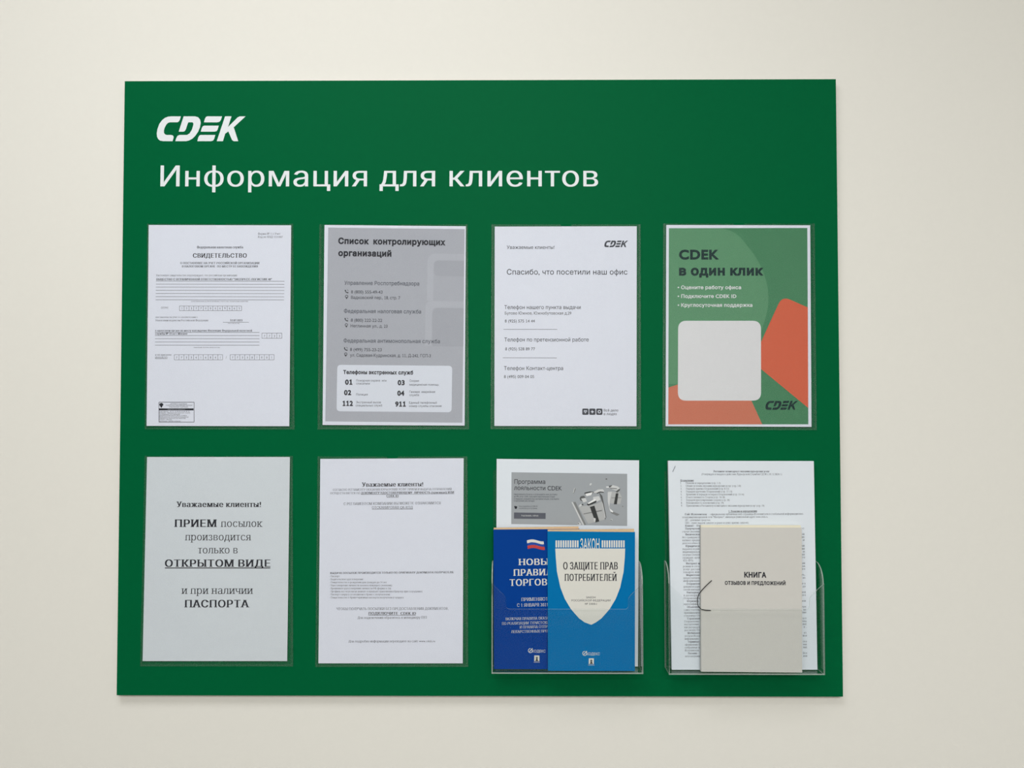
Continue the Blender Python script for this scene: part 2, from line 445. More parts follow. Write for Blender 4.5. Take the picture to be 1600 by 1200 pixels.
# ------------------------------------------------------------------ clear pockets and their sheets
def sheet(name, corners, depth, m, label, cat, group=None, t=0.00012):
    pl = front_plane(depth)
    pts = [at(x, y, pl) for x, y in corners]
    V, F = slab(pts, pl.n, t)
    o = mesh_obj(name, V, F, m, None, (pts[2] + pts[3]) / 2)
    thing(o, label, cat, group)
    return o, pl
def pocket(corners, label, notch=0.5):
    """corners TL TR BR BL in the photograph; two clear sheets welded along three sides, thumb notch at the top"""
    dF, dB, t = 0.0032, 0.0007, 0.0006
    plF, plB = front_plane(dF), front_plane(dB)
    TL, TR, BR, BL = corners
    root_pt = (at(*BL, plB) + at(*BR, plB)) / 2; root_pt.y = 0
    root = empty('document_pocket', root_pt)
    thing(root, label, 'document pocket', 'clear pockets on the green board')
    def out(pl, d):
        nx = TL[0] + (TR[0] - TL[0]) * notch; ny = TL[1] + (TR[1] - TL[1]) * notch
        pts = [TL]
        for i in range(13):
            a = math.pi * (1 - i / 12); pts.append((nx + 8.2 * math.cos(a), ny + 7.5 * math.sin(a)))
        pts += [TR, BR, BL]
        return [at(x, y, pl) for x, y in pts]
    for nm, pl in (('front_sheet', plF), ('back_sheet', plB)):
        V, F = slab(out(pl, 0), pl.n, t)
        mesh_obj(nm, V, F, [MT['clear'], MT['seam']], root, None, [0, 0] + [1] * (len(F) - 2))
    w = 3.2
    lean = lambda q, dx, dy: (q[0] + dx, q[1] + dy)
    V, F = slab([at(*q, front_plane(dF - t)) for q in (TL, lean(TL, w, 0), lean(BL, w, -w), lean(BR, -w, -w), lean(TR, -w, 0), TR, BR, BL)], (0, -1, 0), dF - t - dB)
    mesh_obj('seam', V, F, MT['seam'], root, None)
    return root

D = 0.0017      # depth of the sheets inside the pockets
# --- certificate
pocket([(230, 349.5), (457.8, 349.5), (460, 671), (225.8, 671)], 'clear plastic pocket over the printed tax certificate')
s, P = sheet('certificate_sheet', [(232.3, 351.5), (455, 352), (452, 666), (229, 665.5)], D, MT['paper'],
             'white tax registration certificate with ruled lines and rows of number boxes', 'document', 'printed sheets in the clear pockets')
q = Print(P)
q.text('Федеральная налоговая служба', 307.6, 380, 388.1, 3.9, 'T', 'ink_mid')
q.text('СВИДЕТЕЛЬСТВО', 301.4, 385.6, 402.6, 6.8, 'T')
q.text('О ПОСТАНОВКЕ НА УЧЕТ РОССИЙСКОЙ ОРГАНИЗАЦИИ', 281.6, 405.4, 412.6, 3.2, 'T', 'ink_mid')
q.text('В НАЛОГОВОМ ОРГАНЕ  ПО МЕСТУ ЕЕ НАХОЖДЕНИЯ', 284.4, 403, 417.7, 3.2, 'T', 'ink_mid')
q.build('heading', s)
q = Print(P)
q.text('Форма № 1-1-Учет', 403, 438, 366.8, 3.3, 't'); q.text('Код по КНД 1121007', 403, 441.7, 371.7, 3.3, 't')
q.text('Настоящее свидетельство подтверждает, что российская организация', 244, 370.5, 431.6, 3.1, 't')
q.text('ОБЩЕСТВО С ОГРАНИЧЕННОЙ ОТВЕТСТВЕННОСТЬЮ "ЭКСПРЕСС-ЛОГИСТИК 40"', 244, 425, 438.0, 3.3, 'T')
for i, y in enumerate((439.1, 444, 448.7, 453.6, 458.6, 463.6, 468.4)): q.line(243.6 - i * .08, y, 444.5 - i * .1, y + .3, 0.55, 'ink_mid')
q.text('(полное наименование российской организации в соответствии с учредительными документами)', 298.4, 387.6, 471.7, 1.8, 't', 'ink_mid')
q.text('ОГРН', 251.6, 262.6, 482.4, 3.1, 't')
q.text('поставлена на учет в соответствии с', 243, 308.8, 496.8, 2.8, 't'); q.text('Налоговым кодексом Российской Федерации', 243, 325.5, 502, 3.1, 't')
q.text('12.07.2023', 359.6, 378.8, 501.9, 3.2, 'T'); q.line(348.2, 503.6, 388.9, 503.6, 0.5, 'ink_mid')
q.text('(число, месяц, год)', 356, 374, 506, 1.8, 't', 'ink_mid')
q.text('в налоговом органе по месту нахождения Инспекция Федеральной налоговой', 242.6, 394, 518, 3.2, 'T', 'ink_mid')
q.text('службы № 33 по г.Москве', 242.6, 292.7, 522.9, 3.2, 'T', 'ink_mid')
for y in (519.3, 524.2, 529.2, 534.3, 539.3): q.line(242, y, 405.4, y + .1, 0.55, 'ink_mid')
q.text('(наименование налогового органа и его код)', 302.7, 343.4, 543.6, 1.8, 't', 'ink_mid')
q.text('и ей присвоен', 242.3, 267.6, 555.7, 2.9, 't'); q.text('ИНН/КПП', 242.3, 261.6, 560, 2.8, 't', under=.4)
q.text('/', 352.8, 353.9, 560.4, 4, 's'); q.build('body_text', s)
q = Print(P)
q.cells('1237700469665', 280.3, 377.5, 478.1, 485.4); q.cells('7733', 409.2, 440.4, 520.5, 528.6)
q.cells('7733416841', 272.2, 347.9, 554.1, 562.2); q.cells('773301001', 359.6, 428.2, 554.1, 562.2)
q.build('number_boxes', s)
q = Print(P)
q.frame(248.3, 628.4, 303.2, 659.5, 0.7, 'ink'); q.poly([(248.6, 638.1), (302.4, 638.1), (302.4, 641.2), (248.6, 641.2)], 'ink')
q.text('СВЕДЕНИЯ О СЕРТИФИКАТЕ ЭП', 262, 289, 640.4, 1.4, 's', 'grey_print', layer=2)
q.text('ДОКУМЕНТ ПОДПИСАН', 266.2, 292.2, 631.8, 1.8, 's'); q.text('УСИЛЕННОЙ КВАЛИФИЦИРОВАННОЙ', 259.2, 300.3, 634.2, 1.8, 's'); q.text('ЭЛЕКТРОННОЙ ПОДПИСЬЮ', 264, 293.8, 636.8, 1.8, 's')
for t_, x1, y in (('Сертификат:  00 7А 1С 84 5Е 02 0В 9Е 31', 296, 643.6), ('Владелец:  Федеральная налоговая служба', 297, 645.8), ('по управлению эксплуатацией', 281, 648), ('ФЕДЕРАЛЬНАЯ НАЛОГОВАЯ СЛУЖБА', 292, 650.2), ('Межрегиональная инспекция централизованной', 294.5, 652.3), ('обработки данных по налогам', 290, 654.4), ('Россия, г. Москва', 268.5, 656.5), ('Действителен с 10.03.2023 по 02.06.2024', 282, 658.8)):
    q.text(t_, 248.9, x1, y, 1.6, 's')
q.poly([(249, 631), (250.6, 630.2), (251.2, 629.3), (252, 630.1), (252.8, 629.3), (253.4, 630.2), (255.2, 631), (255, 633.4), (253.6, 634.6), (253.3, 636.2), (252, 637.2), (250.8, 636.2), (250.5, 634.6), (249.1, 633.4)], 'ink')
q.build('signature_stamp', s)

# --- list of authorities
pocket([(499, 350.5), (730.5, 350.5), (733, 671), (496.3, 671)], 'clear plastic pocket over the grey sheet of emergency phone numbers')
s, P = sheet('contact_sheet', [(507, 351.5), (728, 353.5), (726, 665), (504, 664)], D, MT['paper'],
             'grey printed list of supervisory authorities with a white emergency numbers box', 'document', 'printed sheets in the clear pockets')
q = Print(P); q.poly([(512.8, 355.6), (726, 358), (722.4, 660.5), (508.2, 658.4)], 'grey_print', 1)
q.poly(round_poly([(678, 407), (725.2, 408), (725, 432), (677.5, 431)], [8, 0, 0, 8]), 'grey_print_dark', 2)
q.poly(round_poly([(676, 481), (724.6, 482), (724, 541.5), (675.5, 541)], [10, 0, 0, 0]), 'grey_print_dark', 2)
q.poly(round_poly([(668, 396), (725.3, 397), (725.2, 407.2), (678, 406.4), (677, 470), (667, 470)], [14, 0, 0, 8, 0, 0]), 'grey_print_light', 2)
q.poly(round_poly([(665, 470), (724.7, 471), (724.6, 481), (675, 480.4), (674, 540), (664, 540)], [10, 0, 0, 8, 0, 0]), 'grey_print_light', 2)
q.build('grey_ground', s)
q = Print(P)
q.text('Список  контролирующих', 528.5, 696, 380.6, 9, 'B', 'ink', 382.9, 4); q.text('организаций', 528.5, 611.5, 399.6, 9, 'B', 'ink', 400.6, 4); q.build('heading', s)
q = Print(P)
for t_, x0, x1, y, y2, c, st, m in (
    ('Управление Роспотребнадзора', 538, 655, 444.8, 446, 6.1, 'm', 'ink_soft'), ('8 (800) 555-49-43', 548.5, 597.6, 458.3, 458.8, 5, 's', 'ink_mid'), ('Вадковский пер., 18, стр. 7', 548.5, 625.2, 467, 467.7, 4.9, 's', 'ink_mid'),
    ('Федеральная налоговая служба', 537.4, 657.9, 488.8, 489.8, 6.1, 'm', 'ink_soft'), ('8 (800) 222-22-22', 548.2, 597, 502.5, 503, 5, 's', 'ink_mid'), ('Неглинная ул., д. 23', 547.7, 605.4, 511.4, 512, 4.9, 's', 'ink_mid'),
    ('Федеральная антимонопольная служба', 536.8, 687.4, 535, 536.3, 6.1, 'm', 'ink_soft'), ('8 (499) 755-23-23', 546.9, 596.4, 548.4, 548.9, 5, 's', 'ink_mid'), ('ул. Садовая-Кудринская, д. 11, Д-242, ГСП-3', 546.9, 673, 557.2, 558.3, 4.9, 's', 'ink_mid')):
    q.text(t_, x0, x1, y, c, st, m, y2, 4)
q.build('body_text', s)
for x, y in ((541.6, 455.4), (541.2, 499.4), (540.3, 545.3)):
    I = Print(P); I.arc(x + 1.2, y - 1.2, 3.0, 1.3, 75, 195, 'ink_mid', 4); I.arc(x + .4, y - .4, 2.2, .6, -80, -10, 'ink_mid', 4)
    I.disc(x + 1.8, y + 1.9, 1.0, 'ink_mid', 4); I.disc(x - 1.9, y - 1.6, 1.0, 'ink_mid', 4)
    I.build('phone_icon', s)
for x, y in ((541.6, 464.0), (541.2, 508.4), (540.2, 554)):
    I = Print(P); I.arc(x, y - .8, 2.0, .8, 0, 360, 'ink_mid', 4, 20); I.poly([(x - 1.7, y + .4), (x + 1.7, y + .4), (x, y + 3.6)], 'ink_mid', 4)
    I.build('pin_icon', s)
q = Print(P)
q.poly(round_poly([(527, 570), (706.6, 571.6), (705.6, 644.2), (525.8, 642.6)], 6), 'panel_white', 3)
q.text('Телефоны экстренных служб', 536.3, 645.5, 584.2, 5.7, 'B', 'ink', 585, 4)
for t_, x0, x1, y in (('01', 539.2, 550.6, 600.7), ('03', 621.3, 632.3, 601.5), ('02', 537.6, 548.8, 617), ('04', 620.8, 631.7, 618), ('112', 535.2, 551.4, 634), ('911', 617.5, 634.1, 635)):
    q.text(t_, x0, x1, y, 7.6, 'B', 'ink', None, 4)
for t_, x0, x1, y in (('Пожарная охрана  или', 556.6, 603.7, 596.2), ('спасатели', 556.6, 577.7, 600.9), ('Скорая', 639.8, 654.4, 596.6), ('медицинская помощь', 639.8, 685.5, 602.5), ('Полиция', 556.6, 574.5, 618), ('Газовая  аварийная', 639.8, 679.8, 613.8), ('служба', 639.8, 654.6, 618.8),
                    ('Экстренный вызов', 556.3, 595.3, 630.2), ('специальных служб', 555.8, 597.2, 635.2), ('Единый телефонный', 639.2, 682.5, 630.8), ('номер службы спасения', 639.2, 689.9, 636)):
    q.text(t_, x0, x1, y, 3.4, 's', 'ink_mid', None, 4)
q.build('emergency_numbers_panel', s, 'white rounded panel of emergency numbers')

# --- thank-you sheet
pocket([(768, 350.5), (1000.8, 350.5), (1001.6, 670.6), (766.4, 670.6)], 'clear plastic pocket over the white thank-you sheet with three small dark icons')
s, P = sheet('notice_sheet', [(773, 354), (995, 353.5), (994.5, 666), (772.5, 665.5)], D, MT['paper'],
             'white sheet thanking visitors, with office phone numbers and three small dark icons', 'document', 'printed sheets in the clear pockets')
q = Print(P); q.logo(944.3, 981.4, 376, 386.2, 'ink_mid'); q.build('logo', s, 'dark grey slanted logo')
q = Print(P); q.text('Спасибо, что посетили наш офис', 792, 980.4, 429, 8.5, 's'); q.build('heading', s)
q = Print(P)
for t_, x0, x1, y, c in (('Уважаемые клиенты!', 792, 866.3, 389, 5.5), ('Телефон нашего пункта выдачи', 788, 907.3, 483, 6.1), ('Бутово Южное, Южнобутовская д.29', 788.8, 892.6, 491.5, 4.6), ('8 (925) 575 14 44', 788.8, 835.8, 503.8, 4.7),
                         ('Телефон по претензионной работе', 788, 919.9, 533.6, 6.1), ('8 (925) 528 89 77', 789.4, 836, 547.4, 4.7), ('Телефон Контакт-центра', 787.5, 879.8, 578.3, 6.1), ('8 (495) 009 04 05', 787.5, 834.6, 590.7, 4.7),
                         ('Всё дело', 943.5, 966, 643, 4), ('в людях', 943.5, 963.8, 648.6, 4)):
    q.text(t_, x0, x1, y, c, 's', 'ink')
q.line(786.7, 514.7, 870.7, 514.8, .6); q.line(785.5, 559, 870, 559.2, .6); q.build('body_text', s)
for i, x in enumerate((909.8, 920.7, 931.6)):
    q = Print(P); q.poly(round_poly([(x, 638.4), (x + 9.8, 638.4), (x + 9.8, 648.2), (x, 648.2)], 2), 'ink_mid', 1)
    cx, cy = x + 4.9, 643.3
    if i == 0:
        q.disc(cx - 1.2, cy - .8, 1.5, 'paper', 2); q.disc(cx + 1.2, cy - .8, 1.5, 'paper', 2); q.poly([(cx - 2.6, cy - .3), (cx + 2.6, cy - .3), (cx, cy + 2.6)], 'paper', 2)
    elif i == 1:
        q.poly([(cx - .2, cy - 3), (cx + .8, cy - .6), (cx + 3, cy), (cx + .8, cy + 1), (cx, cy + 3), (cx - 1, cy + .9), (cx - 3, cy - .2), (cx - 1, cy - .8)], 'paper', 2)
    else:
        q.arc(cx, cy, 2.0, 1.1, 0, 360, 'paper', 2, 20)
    q.build('small_icon', s)

# --- poster
pocket([(1036.5, 349.2), (1273, 349.2), (1276.2, 672), (1035.2, 672)], 'clear plastic pocket over the green and orange poster')
s, P = sheet('poster_sheet', [(1041, 351.5), (1266, 352), (1268, 667), (1040, 666)], D, MT['paper'],
             'green and orange poster with dark title and a large white rounded card', 'poster', 'printed sheets in the clear pockets')
q = Print(P); q.poly([(1045.3, 356.6), (1261.4, 356.2), (1263, 663), (1044.2, 663)], 'poster_green', 1); q.build('green_ground', s)
q = Print(P)
q.poly(round_poly([(1045.2, 357), (1146, 356.6), (1192, 415), (1204, 470), (1186, 530), (1186, 600), (1044.3, 600)], [0, 25, 30, 26, 12, 0, 0], 8), 'poster_light', 2)
q.poly([(1044.4, 605.5), (1058, 601), (1100, 588), (1160, 600), (1175, 628), (1191, 663), (1044.2, 663)], 'orange_light', 3)
q.poly(round_poly([(1175, 565), (1222, 462.5), (1262.2, 480.5), (1262.9, 637.5)], [0, 14, 0, 0]), 'orange', 3)
q.build('colour_shape', s)
q = Print(P); q.poly(round_poly([(1059.6, 501.2), (1189, 501.2), (1189.2, 626), (1059.2, 626)], 13, 8), 'poster_white', 4); q.build('white_card', s, 'white rounded card')
q = Print(P)
q.text('CDEK', 1061, 1123.6, 404.7, 14.6, 'B', 'poster_ink', None, 4); q.text('в один клик', 1061, 1193, 429.8, 14.2, 'B', 'poster_ink', None, 4); q.build('heading', s)
q = Print(P)
for t_, x1, y in (('• Оцените работу офиса', 1158, 451.7), ('• Подключите CDEK ID', 1150.6, 465.4), ('• Круглосуточная поддержка', 1175.6, 479.3)): q.text(t_, 1058.8, x1, y, 5.5, 'S', 'poster_white', None, 4)
q.build('body_text', s)
q = Print(P); q.logo(1196, 1246.8, 626.4, 640.2, 'poster_ink', 4); q.build('logo', s, 'dark slanted logo')

# --- parcel notice
pocket([(226, 712.5), (457, 712.5), (457.8, 1041.2), (219, 1041.2)], 'clear plastic pocket over the large-print parcel notice')
s, P = sheet('notice_sheet', [(229.8, 714), (453, 714), (448.7, 1033), (222.8, 1033)], D, MT['paper_grey'],
             'greyish notice in large serif print about handing in parcels open with a passport', 'document', 'printed sheets in the clear pockets')
q = Print(P); q.text('Уважаемые клиенты!', 275.5, 407.8, 792.3, 8.6, 'T'); q.build('heading', s)
q = Print(P)
q.text('ПРИЕМ', 272.2, 338.9, 823.5, 11.9, 'T'); q.text('посылок', 344.9, 410.2, 823.5, 12, 't')
q.text('производится', 289.1, 392.3, 844.6, 12, 't'); q.text('только в', 309.1, 371.2, 864.9, 12, 't')
q.text('ОТКРЫТОМ ВИДЕ', 257.6, 422.5, 885.8, 11.5, 'T', under=1.0)
q.text('и при наличии', 283.6, 395.2, 928.2, 12, 't'); q.text('ПАСПОРТА', 288, 389.5, 949.1, 11.7, 'T'); q.build('body_text', s)

# --- identity document notice
pocket([(496.3, 713.3), (730.2, 713.3), (731.5, 1042), (492.6, 1042)], 'clear plastic pocket over the small-print notice on identity documents')
s, P = sheet('notice_sheet', [(500.5, 717), (724.5, 716), (723, 1036.5), (497.5, 1036.5)], D, MT['paper'],
             'white notice in small serif print listing accepted identity documents', 'document', 'printed sheets in the clear pockets')
q = Print(P); q.text('Уважаемые клиенты!', 565.3, 661.2, 760.6, 6.8, 'T', 'ink', 759.8); q.build('heading', s)
q = Print(P)
q.text('СОГЛАСНО РЕГЛАМЕНТУ ОКАЗАНИЯ КУРЬЕРСКИХ УСЛУГ ПРИЕМ И ВЫДАЧА ОТПРАВЛЕНИЙ', 520, 705.9, 767, 3.4, 't', 'ink', 765.8)
q.text('ОСУЩЕСТВЛЯЕТСЯ ПО', 516, 562.5, 772.4, 3.4, 't', 'ink', 772.1)
q.text('ДОКУМЕНТУ УДОСТОВЕРЯЮЩЕМУ  ЛИЧНОСТЬ (оригинал) ИЛИ', 564, 709.6, 772, 3.4, 'T', 'ink', 770.9, under=.5)
q.text('CDEK ID', 603.8, 622.7, 776.5, 3.4, 'T', under=.5)
q.text('С РЕГЛАМЕНТОМ КОМПАНИИ ВЫ МОЖЕТЕ ОЗНАКОМИТСЯ', 536.9, 688.8, 789.3, 4.1, 't', 'ink', 787.9)
q.text('ОТСКАНИРОВАВ QR-КОД', 581.2, 645, 795, 4.1, 't', 'ink', 794.7, under=.5)
q.text('ВЫДАЧА ПОСЫЛОК ПРОИЗВОДИТСЯ ТОЛЬКО ПО ОРИГИНАЛУ ДОКУМЕНТА ПОЛУЧАТЕЛЯ:', 516, 709, 896.9, 3, 'T', 'ink', 895.6)
for i, (t_, x1) in enumerate((('- Паспорт', 530.9), ('- Водительское удостоверение', 567.4), ('- Свидетельство о рождении для граждан до 14 лет', 604.3), ('- Удостоверение личности военнослужащего (военник)', 612.4), ('- Временное удостоверение личности РФ (форма п 2п)', 610.8),
                              ('- Профиль на госуслугах (клиент открывает приложение/браузер при сотруднике)', 659.9), ('- Паспорт супруга со штампом о браке с получателем;', 609.5), ('- Свидетельство о браке+оригинал паспорта получателя у супруга', 630.6))):
    q.text(t_, 514.5, x1, 901.7 + i * 4.76, 3.0, 't', 'ink')
q.text('ЧТОБЫ ПОЛУЧАТЬ ПОСЫЛКИ БЕЗ ПРЕДОСТАВЛЕНИЯ ДОКУМЕНТОВ,', 525.5, 700.7, 953.4, 4.1, 't', 'ink', 952.8)
q.text('ПОДКЛЮЧИТЕ  CDEK ID', 575.5, 650, 960.5, 4.3, 'T', under=.6)
q.text('Для подключения обратитесь к менеджеру ПВЗ', 558.8, 666.9, 967, 3.9, 't', 'ink', 966.5)
q.text('Для подробно информации переходите на сайт www.cdek.ru', 544.7, 680.2, 1003.8, 3.7, 't', 'ink', 1003.4); q.build('body_text', s)

# ------------------------------------------------------------------ acrylic holders
HD = 0.032                                  # outer depth of a holder
def holder(xl_t, xl_b, xr_t, xr_b, yb, label):
    plF = front_plane(HD); t = 0.0015
    pF = lambda x, y, d=HD: at(x, y, front_plane(d))
    base = (pF(xl_b, yb) + pF(xr_b, yb)) / 2; base.y = 0
    root = empty('brochure_holder', base); thing(root, label, 'brochure holder', 'clear acrylic holders on the green board')
    L, R, zb = (pF(xl_b, yb).x + pF(xl_t, 912).x) / 2, (pF(xr_b, yb).x + pF(xr_t, 912).x) / 2, base.z
    zt = pF(xl_t, 911.5).z; px = 0.00091
    E = lambda n: [0, 0] + [1] * (n - 2)
    # front panel with the finger cut-out
    pts = [(L, zb), (L, zt), (L + 19 * px, zt - 18 * px), (L + 22.5 * px, zt - 23 * px)]
    for i in range(6):
        a = math.pi + math.pi / 2 * i / 5; pts.append((L + (28 + 5 * math.cos(a)) * px, zt - (35 - 5 * math.sin(a)) * px))
    for i in range(6):
        a = 1.5 * math.pi + math.pi / 2 * i / 5; pts.append((R - (28 - 5 * math.cos(a)) * px, zt - (35 - 5 * math.sin(a)) * px))
    pts += [(R - 22.5 * px, zt - 23 * px), (R - 19 * px, zt - 18 * px), (R, zt), (R, zb)]
    V, F = slab([(x, -HD, z) for x, z in pts], (0, -1, 0), t)
    mesh_obj('front_panel', V, F, [MT['acrylic'], MT['acrylic_edge']], root, None, E(len(F)))
    # back panel against the board
    zk = zb + 0.285
    V, F = slab([(L + t, -t, zb), (L + t, -t, zk), (R - t, -t, zk), (R - t, -t, zb)], (0, -1, 0), t - .0001)
    mesh_obj('back_panel', V, F, [MT['acrylic'], MT['acrylic_edge']], root, None, E(len(F)))
    # sides: curved shoulders rising towards the board
    for x0 in (L, R - t):
        pr = [(-HD + t, zb), (-HD + t, zt)]
        for i in range(1, 9):
            a = math.pi / 2 * i / 8; pr.append((-HD + t + (HD - 2 * t) * (1 - math.cos(a)) * .9, zt + 0.026 * math.sin(a)))
        pr += [(-.0001, zt + .026), (-.0001, zb)]
        V, F = slab([(x0, y, z) for y, z in pr], (-1, 0, 0), t)
        V = [Vector((v.x, v.y, v.z)) for v in V]
        mesh_obj('side_panel', V, F, [MT['acrylic'], MT['acrylic_edge']], root, None, E(len(F)))
    ZFLOOR[0] = zb + t + .0008
    v, f = box(L + t, R - t, -HD + t, -.0001, zb, zb + t)
    mesh_obj('bottom_panel', v, f, [MT['acrylic_edge'], MT['acrylic']], root, None, [0, 0, 0, 1, 0, 1])
    return root
ZFLOOR = [0.0]      # top of the holder's bottom panel: what stands in it goes no lower
def stand(c):
    TL, TR, BR, BL = c
    def up(a, b): return b + (a - b) * max(0.0, (ZFLOOR[0] - b.z) / (a.z - b.z))
    return [TL, TR, up(TR, BR), up(TL, BL)]
def lean_sheet(name, corners, dt, db, m, t, label, cat):
    pl = lean_plane(((corners[0][0] + corners[1][0]) / 2, (corners[0][1] + corners[1][1]) / 2), dt, ((corners[2][0] + corners[3][0]) / 2, (corners[2][1] + corners[3][1]) / 2), db)
    pts = stand([at(x, y, pl) for x, y in corners])
    V, F = slab(pts, pl.n, t); o = mesh_obj(name, V, F, m, None, (pts[2] + pts[3]) / 2); thing(o, label, cat)
    return o, pl
def book(name, corners, dt, db, t, cover, pages, label, cat, over):
    """soft-cover book leaning in a holder: front cover, back cover and spine in one piece around the page block"""
    pl = lean_plane(((corners[0][0] + corners[1][0]) / 2, (corners[0][1] + corners[1][1]) / 2), dt, ((corners[2][0] + corners[3][0]) / 2, (corners[2][1] + corners[3][1]) / 2), db)
    TL, TR, BR, BL = stand([at(x, y, pl) for x, y in corners]); n = pl.n; c = 0.0004
    root = empty(name, (BL + BR) / 2 - n * (t / 2)); thing(root, label, cat)
    k = (TR - TL).normalized(); V, F = [], []
    def add(v, f):
        b = len(V); V.extend(v); F.extend([tuple(i + b for i in q) for q in f])
    add(*slab([TL, TR, BR, BL], n, c))
    add(*slab([p - n * (t - c) for p in (TL, TR, BR, BL)], n, c))
    add(*slab([TL - n * c, TL + k * c - n * c, BL + k * c - n * c, BL - n * c], n, t - 2 * c))
    mesh_obj('cover', V, F, cover, root)
    dz = (BL - TL).normalized(); o = Vector((0, 0, 0)) - dz * 0.0016
    V, F = slab([TL + k * c - n * c - dz * over[0], TR - k * .0012 - n * c - dz * over[1], BR - k * .0012 - n * c - dz * .0004, BL + k * c - n * c - dz * .0004], n, t - 2 * c)
    mesh_obj('page_block', V, F, pages, root)
    return root, pl

# --- left holder: sheet and two booklets
holder(768.6, 767.4, 1004.2, 1005.6, 1053, 'clear acrylic holder with two blue booklets inside')
s, P = lean_sheet('advert_sheet', [(776, 717), (998.6, 719.3), (996.8, 1043), (775, 1043)], .0034, .0075, MT['paper_loose'], .0003,
                  'white sheet with a grey loyalty programme picture, standing behind two blue booklets', 'document')
q = Print(P); q.poly([(799.2, 737.9), (980, 740.3), (980, 821.8), (798.8, 818.8)], 'photo', 1)
G = lambda pts: [(865 + x / 12, 730 + y / 12) for x, y in pts]
q.poly(G([(345, 655), (412, 650), (612, 1084), (560, 1088)]), 'g3', 2); q.poly(G([(335, 655), (362, 655), (575, 1086), (545, 1086)]), 'g5', 3)
q.poly(G([(470, 745), (800, 690), (905, 640), (962, 980), (650, 1062)]), 'g4', 3); q.poly(G([(560, 868), (905, 800), (908, 822), (562, 885)]), 'g3', 4)
q.poly(G([(850, 470), (915, 540), (938, 660), (990, 935), (965, 985), (905, 640), (880, 560)]), 'g2', 4); q.poly(G([(905, 640), (925, 690), (975, 940), (962, 960)]), 'g5', 5)
q.poly(G([(680, 745), (765, 722), (858, 1015), (785, 1035)]), 'g1', 5); q.poly(G([(750, 950), (790, 960), (782, 1030), (758, 1020)]), 'g5', 6)
q.poly(G([(740, 470), (830, 420), (920, 410), (948, 440), (940, 475), (870, 462), (800, 485)]), 'g5', 4); q.poly(G([(800, 485), (870, 455), (940, 462), (942, 478), (870, 474), (820, 495)]), 'g1', 5)
q.poly(G([(575, 480), (680, 455), (752, 462), (720, 510), (620, 520), (590, 515)]), 'g1', 5); q.poly(G([(590, 500), (735, 468), (705, 525), (620, 545)]), 'g6', 6)
q.poly(G([(740, 560), (850, 540), (880, 610), (800, 650), (740, 610)]), 'g5', 4)
q.poly(G([(488, 580), (510, 545), (570, 535), (600, 570), (620, 640), (580, 660), (500, 620)]), 'g2', 5); q.poly(G([(515, 590), (600, 575), (625, 640), (560, 665)]), 'g5', 6)
q.poly(G([(625, 700), (640, 665), (790, 600), (805, 640), (795, 665), (650, 722)]), 'g1', 6); q.poly(G([(632, 675), (780, 590), (800, 622), (660, 690)]), 'g6', 7)
q.poly(G([(470, 730), (500, 690), (560, 690), (540, 715), (490, 745)]), 'g5', 6); q.poly(G([(520, 700), (545, 685), (562, 700), (545, 718)]), 'g1', 7)
q.poly(G([(1020, 450), (1230, 470), (1280, 560), (1250, 690), (1060, 680)]), 'g4', 2); q.poly(G([(1015, 470), (1090, 460), (1060, 600), (1045, 740), (1075, 830), (1050, 800), (1015, 640)]), 'g5', 3)
q.poly(G([(1168, 490), (1215, 490), (1185, 695), (1130, 695)]), 'g1', 4); q.poly(G([(1085, 570), (1270, 568), (1270, 578), (1085, 580)]), 'g3', 3)
q.poly(G([(1040, 360), (1110, 335), (1200, 360), (1250, 400), (1230, 460), (1120, 420), (1050, 395)]), 'g5', 4); q.poly(G([(1030, 350), (1105, 335), (1080, 362), (1050, 385)]), 'g2', 5); q.poly(G([(1060, 385), (1190, 400), (1190, 412), (1060, 398)]), 'g2', 6)
q.poly(G([(1215, 415), (1250, 395), (1240, 440), (1190, 480), (1165, 455)]), 'g2', 5); q.poly(G([(980, 365), (1040, 360), (1035, 385), (990, 382)]), 'g6', 5)
q.poly(G([(1060, 790), (1120, 835), (1240, 885), (1190, 912), (1080, 860)]), 'g3', 4); q.poly(G([(1060, 780), (1115, 825), (1110, 850), (1065, 830)]), 'g6', 5)
q.disc(865 + 695 / 12, 730 + 320 / 12, 2.1, 'g5', 3, 1.4, -.9); q.disc(865 + 990 / 12, 730 + 222 / 12, 1.3, 'g2', 3, 1.0); q.poly(G([(365, 480), (395, 390), (415, 410), (380, 495)]), 'g3', 3); q.poly(G([(365, 480), (388, 388), (398, 392), (375, 480)]), 'g5', 4)
q.disc(865 + 1085 / 12, 730 + 985 / 12, 1.6, 'g5', 3, 1.2); q.disc(865 + 1080 / 12, 730 + 990 / 12, .8, 'g2', 4); q.disc(865 + 1295 / 12, 730 + 735 / 12, 1, 'g3', 3)
q.poly(G([(440, 1060), (480, 1030), (520, 1065), (500, 1086), (450, 1080)]), 'g5', 4); q.poly(G([(445, 1058), (475, 1045), (480, 1060), (455, 1070)]), 'g2', 5)
q.build('picture', s, 'grey picture of wrapped gift boxes')
q = Print(P); q.text('Программа', 803.7, 851.8, 755.8, 7, 's', 'ink', 756.2, 3); q.text('лояльности CDEK', 803.3, 878, 765.5, 7, 's', 'ink', 766.3, 3); q.build('heading', s)
q = Print(P)
for t_, x1, y in (('Накапливайте бонусы и оплачивайте ими доставку', 870.8, 773.4), ('до 99% услуг CDEK, получайте персональные скидки', 867, 776.9), ('и первыми узнавайте про выгодные акции, участвуйте', 873.4, 780.5), ('в программе уже сегодня', 835, 783.6)): q.text(t_, 803, x1, y, 2.4, 's', 'ink_mid', y + .3, 3)
